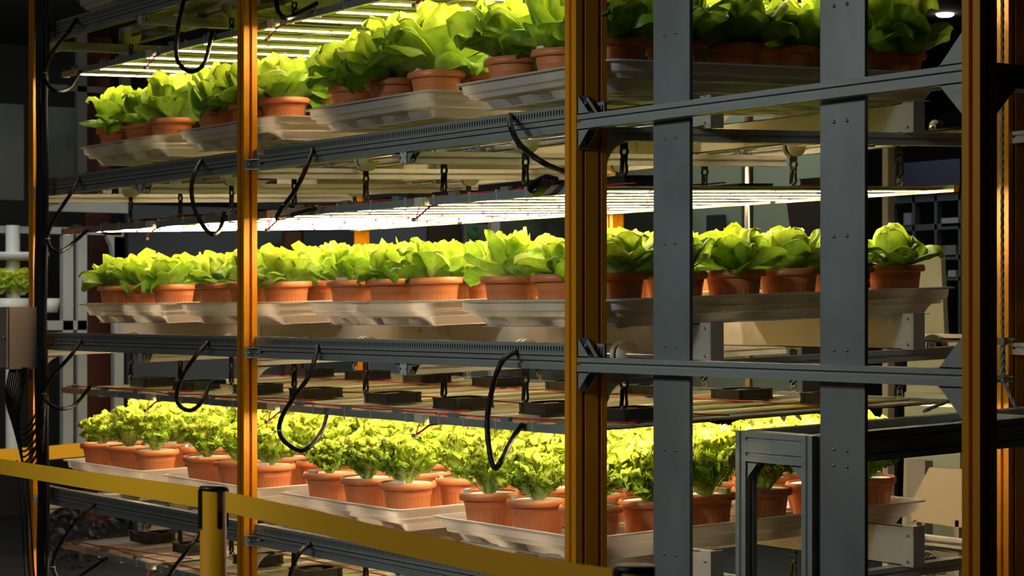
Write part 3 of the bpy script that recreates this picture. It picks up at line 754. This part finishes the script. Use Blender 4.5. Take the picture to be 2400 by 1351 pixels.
belt([at(-80, 1056, D=13.0), at(60, 1050, D=13), at(200, 1038, D=13), at(330, 1030, D=13)], 'yellow belt behind the rack at far left', .085)

# ------------------------------------------------------------------ cables and box at the left post
b = MB()
for k in range(9):
    xo = 88 + 2.6*k; pts = []
    for i in range(12):
        y = -20 + i*130; pts.append(at(xo + random.uniform(-3, 3) + (4*math.sin(i*.8) if y > 480 else 0), y, Y=.0 - .006*(k % 3)))
    b.tube(smooth_path(pts, 4), .0105, 7)
tag(b.build('cable_bundle', M['sleeve'], None, True), 'thick black bundle of cables running down beside the left end post', 'cable')
b = MB()
for k in range(9):
    x0, x1, dp = 5+6*k, 108-3*k, 1000+13*k
    pts = [at(24+5*k, 862, Y=-.10), at(14+4*k, 930+6*k, Y=-.09), at(30+3*k, dp-12, Y=-.07), at(62, dp+4, Y=-.06), at(92+(k % 3)*4, dp-50, Y=-.05), at(100+(k % 4)*3, 900, Y=-.02)]
    b.tube(smooth_path(pts, 6), .005, 6)
for k in range(3):
    pts = [at(40+12*k, 1080, Y=-.04), at(50+10*k, 1200, Y=-.05), at(62+10*k, 1380, Y=-.04)]
    b.tube(smooth_path(pts, 6), .005, 6)
tag(b.build('cable_loops', M['sleeve'], None, True), 'tangle of thin black cables drooping below the grey electrical box', 'cable')
q0 = at(22, 866, Y=-.16); q1 = at(0, 720, Y=-.16)
e = empty('electrical_box', (q0.x, -.02, q0.z), 'dim grey electrical box mounted low on the left end post', 'electrical box')
wbx = .52; hb = q1.z - q0.z
b = MB(); b.box(-wbx, -.14, 0, 0, 0, hb); b.build('enclosure', M['box'], e)
b = MB(); b.box(-wbx+.004, -.152, .006, -.008, -.142, hb-.006); b.build('door', M['box'], e)
b = MB(); b.tube([(-.03, -.152, hb*.5), (-.03, -.162, hb*.5)], .010, 12); b.build('lock', M['steel'], e, True)
b = MB(); b.tube([(-.03, -.07, -.02), (-.03, -.07, 0)], .014, 10); b.tube([(-.14, -.07, -.02), (-.14, -.07, 0)], .014, 10); b.build('cable_gland', M['steel'], e, True)

# ------------------------------------------------------------------ room
def struct(name, b, m): o = b.build(name, m); o['kind'] = 'structure'; return o
b = MB(); b.box(-16, -9, -.1, 9, 12, 0); struct('floor', b, M['floor'])
b = MB(); b.box(-16, -9, 3.6, 9, 12, 3.7); struct('ceiling', b, M['ceil'])
b = MB(); b.box(-16.2, -9, 0, -16, 12, 3.6); struct('wall_left', b, M['wall'])
b = MB(); b.box(-16, 12, 0, 9, 12.2, 3.6); struct('wall_back', b, M['wall'])
b = MB(); b.box(-16, -9.2, 0, 9, -9, 3.6); struct('wall_front', b, M['wall'])
b = MB(); b.box(9, -9, 0, 9.2, 12, 3.6); struct('wall_right', b, M['wall'])
for i, (x, y) in enumerate(((2015, 34), (2215, 38))):
    p = at(x, y, Z=3.585); b = MB(); b.lathe([(0, 0), (.045, 0), (.055, .006), (.06, .015)], 24); l = b.build('ceiling_spotlight', mat('spot_glass', (1,1,1), .5, emit=(1, .95, .85), es=25), None, True); l.location = p
    tag(l, ['small round ceiling spotlight half hidden behind the last tall lettuce', 'small round ceiling spotlight in the dark upper right'][i], 'ceiling light', 'round ceiling spotlights')
def px_slab(name, label, cat, x0, y0, x1, y1, col, X=None, Y=None, th=.05, m=None, group=None, kind=None, noise=0, build=True):
    a = at(x0, y0, X=X, Y=Y); c = at(x1, y1, X=X, Y=Y); b = MB()
    z0, z1 = max(0.0, min(a.z, c.z)), max(a.z, c.z)
    if X is not None: b.box(X-th, a.y, z0, X, c.y, z1)
    else: b.box(a.x, Y, z0, c.x, Y+th, z1)
    mm = m or mat(name+'_paint', col, .6, noise=noise, nscale=3)
    if not build: return b, mm
    o = b.build(name, mm); 
    if kind: o['kind'] = kind
    else: tag(o, label, cat, group)
    return o
WX = -9.0
# partition wall with glass bays far behind the rack (seen through the shelves)
px_slab('wall_partition', None, None, 560, -200, 1330, 1500, (.035, .042, .05), X=WX-.3, kind='structure')
px_slab('wall_lobby', None, None, -100, -200, 560, 1500, (.012, .012, .012), X=WX-1.2, kind='structure')
def bgthing(*a, **k): return px_slab(*a, **k)
bgthing('door_post', 'brown wooden door post far behind the left trays', 'post', 200, 60, 258, 1600, (.10, .02, .006), X=WX-.4)
bgthing('wooden_column', 'narrow brown column far behind the middle shelf', 'column', 668, 545, 706, 1600, (.14, .04, .015), X=WX)
bgthing('office_screen', 'bluish grey partition screen left of the brown column', 'screen', 300, 480, 664, 1600, (.10, .11, .13), X=WX-.2)
bgthing('glass_cabinet', 'dark glass cabinet right of the brown column behind the middle shelf', 'cabinet', 712, 530, 835, 1600, (.045, .055, .07), X=WX)
bgthing('notice_screen', 'slate blue partition screen right of the rear yellow post', 'screen', 868, 530, 1000, 1600, (.14, .16, .21), X=WX)
bgthing('bark_panel', 'mottled dark brown panel behind the middle shelf lettuce', 'panel', 1003, 528, 1078, 1600, (.05, .03, .015), X=WX, noise=.5)
e = bgthing('poster_board', 'pale board with a green ring beside a pink pole', 'board', 1088, 525, 1150, 1600, (.22, .25, .2), X=WX)
q = at(1112, 545, X=WX+.02); b = MB(); b.torus((q.x, q.y, q.z), .045, .012, 'x', 20); b.build('ring_emblem', mat('green_ink', (.05, .3, .06), .6), e, True)
bgthing('pale_pole', 'pale pink pole behind the middle shelf lettuce', 'pole', 1152, 515, 1172, 1600, (.75, .6, .6), X=WX+.3)
bgthing('grey_curtain', 'soft grey draped curtain left of the wide yellow post', 'curtain', 1175, 480, 1330, 1600, (.13, .13, .11), X=WX, noise=.7)
# right background
px_slab('wall_mint', None, None, 1380, 300, 1950, 1000, (.23, .25, .185), Y=6.0, kind='structure')
bgthing('dark_cupboard', 'low dark cupboard behind the right middle trays', 'cupboard', 1462, 500, 1560, 1600, (.03, .026, .02), Y=5.6)
bgthing('wall_phone', 'dark rectangular wall unit on the mint wall', 'wall unit', 1655, 505, 1690, 562, (.02, .02, .022), Y=5.9)
bgthing('door_frame', 'dark door jamb line on the mint wall', 'door frame', 1738, 300, 1748, 640, (.05, .05, .04), Y=5.95)
q = at(1828, 560, Y=5.99); b = MB(); b.torus((q.x, q.y, q.z), .09, .012, 'y', 24, sc=(1, 1)); tag(b.build('hanging_ring', mat('ring_grey', (.09, .1, .085), .6), None, True), 'grey ring hanging on the mint wall beside the dark drape', 'ring')
# dark drape with curved left edge
b = MB(); P = [(1843, 470), (1849, 520), (1860, 560), (1875, 590), (1890, 1500), (1990, 1500), (1990, 470)]
pl = [at(x, y, Y=5.4) for x, y in P]; b.ring_ext([(v.x, v.z) for v in pl], 'y', 5.4, 5.5); tag(b.build('dark_drape', mat('drape', (.022, .012, .006), .9)), 'black and brown drape hanging behind the right flat bar', 'drape')
bgthing('white_pole', 'thin cream pole standing behind the last lettuce pot', 'pole', 2068, 330, 2081, 1600, (.5, .46, .36), Y=4.6)
bgthing('navy_awning', 'dark navy sheet hanging at the right behind the last pot', 'sheet', 2088, 385, 2250, 440, (.008, .010, .035), Y=6.44)
sv = empty('storage_shelving', tuple(at(2090, 700, Y=6.5)), 'dim blue grey shelving with packages behind the last pot', 'shelving')
loc = Vector(sv.location); sm = mat('shelf_grey', (.06, .065, .075), .6)
for (x0, y0, x1, y1) in ((2086, 455, 2260, 468), (2086, 530, 2260, 536), (2086, 602, 2260, 608), (2086, 652, 2260, 657), (2138, 440, 2144, 1600), (2190, 440, 2196, 1600), (2246, 380, 2252, 1600), (2086, 380, 2092, 1600)):
    b, _ = px_slab('x', None, None, x0, y0, x1, y1, (0,0,0), Y=6.5, m=sm, build=False); o = b.build('shelf_board', sm, sv); o.location = -loc
PK = [((2206, 512, 2248, 530), (.5, .5, .52), 'small white package on the top of the dim shelving'), ((2205, 576, 2240, 602), (.28, .3, .33), 'grey rounded package on the middle of the dim shelving'),
      ((2118, 500, 2136, 530), (.35, .36, .45), 'whitish bag on the dim shelving left side'), ((2118, 586, 2136, 602), (.03, .04, .28), 'small blue package on the dim shelving'), ((2148, 585, 2180, 602), (.05, .07, .12), 'dark blue box on the dim shelving'), ((2222, 634, 2240, 652), (.6, .6, .62), 'small bright white object below the dim shelving')]
for (x0, y0, x1, y1), c_, lb in PK: bgthing('package', lb, 'package', x0, y0, x1, y1, tuple(q_*.5 for q_ in c_), Y=6.5, group='packages on the dim shelving')
b = MB(); P = [(2135, 578), (2204, 576), (2240, 1370), (2110, 1370)]; pl = [at(x, y, Y=3.6) for x, y in P]; b.ring_ext([(v.x, v.z) for v in pl], 'y', 3.6, 3.63)
tag(b.build('leaning_board', mat('board_cream', (.34, .34, .25), .6)), 'cream board leaning behind the right end of the middle tray', 'board')
sp0 = at(2200, 1228, Y=2.8); sp_ = empty('slanted_panel', tuple(sp0), 'tan slant-cut panel behind the right end of the lower tray', 'panel')
b = MB(); P = [(2140, 1170), (2178, 1096), (2275, 1102), (2275, 1240), (2135, 1222)]; pl = [at(x, y, Y=2.8) for x, y in P]; b.ring_ext([(v.x, v.z) for v in pl], 'y', 2.8, 2.83)
o = b.build('board', mat('panel_tan', (.36, .29, .21), .5), sp_); o.location = -sp0
for x_ in (2150, 2248):
    a_ = at(x_, 1220, Y=2.815); b = MB(); b.box(a_.x-.01, 2.80, 0, a_.x+.012, 2.83, a_.z); o = b.build('leg', M['box'], sp_); o.location = -sp0
bgthing('mauve_panel', 'grey mauve panel standing left of the tan slant-cut panel', 'panel', 2125, 1078, 2168, 1600, (.2, .18, .18), Y=3.2)
bgthing('display_board', 'pale green grey panel under the right end of the middle shelf', 'board', 2120, 920, 2250, 1600, (.25, .28, .22), Y=3.4)
# bright steel tube
q = at(1755, 900, Y=2.3); b = MB(); b.tube([(q.x, q.y, .0), (q.x, q.y, 3.0)], .02, 20); tag(b.build('steel_tube', M['steel'], None, True), 'shiny vertical steel tube standing behind the rack between the flat bars', 'tube')
# left: white plastic plant shelving
pw = empty('plastic_shelving', tuple(at(180, 1200, X=-8.5)), 'white plastic plant shelving behind the left end of the rack', 'shelving'); loc = Vector(pw.location)
wp = mat('shelf_plastic', (.55, .56, .55), .45)
def pwp(name, x0, y0, x1, y1, X=-8.5, th=.06):
    b, _ = px_slab(name, None, None, x0, y0, x1, y1, (0,0,0), X=X, th=th, m=wp, build=False); o = b.build(name, wp, pw); o.location = -loc; return o
for (x0, x1, y0, y1) in ((148, 172, 545, 1045), (182, 204, 540, 1045), (268, 290, 555, 1180)): pwp('upright', x0, y0, x1, y1)
pwp('shelf_board', -60, 528, 285, 552, th=.4); pwp('shelf_board', 112, 752, 205, 774); pwp('shelf_board', 105, 470, 300, 500, X=-8.6)
for a0, cx in ((0, 268), (1, 204)):
    pts = [at(cx + (-38 if a0 == 0 else 30)*(1-math.cos(t*1.57/6)), 552 + 50*(1-math.sin((6-t)*1.57/6))*1.0 if False else 550 + 55*(1-math.cos(t*1.57/6)) , X=-8.5) for t in range(7)]
b = MB(); pl = [at(x, y, X=-8.5) for x, y in ((228, 545), (250, 552), (262, 575), (268, 610), (268, 660), (290, 660), (290, 545))]
b.ring_ext([(v.y, v.z) for v in pl], 'x', -8.56, -8.5); o = b.build('curved_brace', wp, pw); o.location = -loc
# fluted glass panel and its frame
b = MB(); a = at(108, 250, X=-9.2); c = at(182, 430, X=-9.2); n = 22
for i in range(n):
    y_ = a.y + (c.y-a.y)*i/n; y2 = a.y + (c.y-a.y)*(i+.62)/n; b.box(-9.2, y_, c.z, -9.18, y2, a.z)
b.box(-9.23, a.y, c.z, -9.2, c.y, a.z)
tag(b.build('fluted_panel', mat('fluted_glass', (.16, .18, .15), .35, noise=.2, nscale=6)), 'ribbed grey green panel behind the upper left shelf', 'panel')
for (x0, y0, x1, y1), lb in (((182, 40, 204, 430), 'pale upright of the frame right of the ribbed panel'), ((104, 196, 300, 222), 'pale crossbar of the frame above the ribbed panel'), ((285, 100, 306, 215), 'pale short upright of the frame behind the top left lights')):
    bgthing('frame_bar', lb, 'frame', x0, y0, x1, y1, (.14, .13, .11), X=-9.1)
bgthing('ribbed_curtain', 'dark ribbed panel beyond the left edge posts', 'panel', -40, 240, 56, 470, (.05, .055, .05), X=-8.0)
# white tower garden at far left
tg = empty('tower_planter', tuple(at(25, 900, X=-7.5)), 'white tower planter at the far left edge', 'planter'); loc = Vector(tg.location)
def tgp(nm, prof, x, y, m_):
    q = at(x, y, X=-7.5); b = MB(); b.lathe(prof, 24, tuple(q)); o = b.build(nm, m_, tg, True); o.location = -loc; return q
tgp('bowl', [(0, -.03), (.16, -.03), (.20, 0), (.2, .02), (0, .02)], 40, 600, wp); tgp('bowl', [(0, -.1), (.10, -.1), (.13, 0), (.12, 0), (0, -.01)], 25, 700, wp); tgp('bowl', [(0, -.09), (.05, -.09), (.07, 0), (.06, 0), (0, -.01)], 116, 700, wp)
tgp('stem', [(.045, -1.2), (.045, .3)], 30, 640, wp)
for k, (x, y) in enumerate(((0, 690), (30, 690), (52, 692))):
    q = at(x, y, X=-7.45); h = link('lettuce_head', HEADS['F'][k], None); h.location = q; h.scale = (.75,)*3; h.rotation_euler = (0, 0, k)
    h.name = 'lettuce_plant'; tag(h, ['dim frilly lettuce at the far left edge in the white tower planter', 'dim frilly lettuce in the middle of the white tower planter', 'dim frilly lettuce on the right side of the white tower planter'][k], 'lettuce', 'lettuces in the tower planter')
# dark shrubs on the floor at lower left
shr = mat('dark_foliage', (.03, .022, .03), .6)
R_ = random.Random(5); b = MB()
for k in range(420):
    c_ = at(R_.uniform(95, 280), R_.uniform(1175, 1345), X=R_.uniform(-7.6, -6.6)); a_ = R_.uniform(0, 6.28); e_ = R_.uniform(-.8, .8); s_ = R_.uniform(.02, .045)
    d = Vector((math.cos(a_)*math.cos(e_), math.sin(a_)*math.cos(e_), math.sin(e_))); n_ = d.orthogonal().normalized(); t_ = d.cross(n_)
    b.add([c_-d*s_, c_+n_*s_*.4+t_*.006, c_+d*s_, c_-n_*s_*.4+t_*.006], [(0,1,2,3)])
c_ = at(190, 1340, X=-7.1); b.tube([(c_.x, c_.y, 0), (c_.x, c_.y, c_.z+.2)], .03, 8)
tag(b.build('dark_shrub', shr), 'dark purplish shrub behind the lower left corner of the rack', 'shrub')
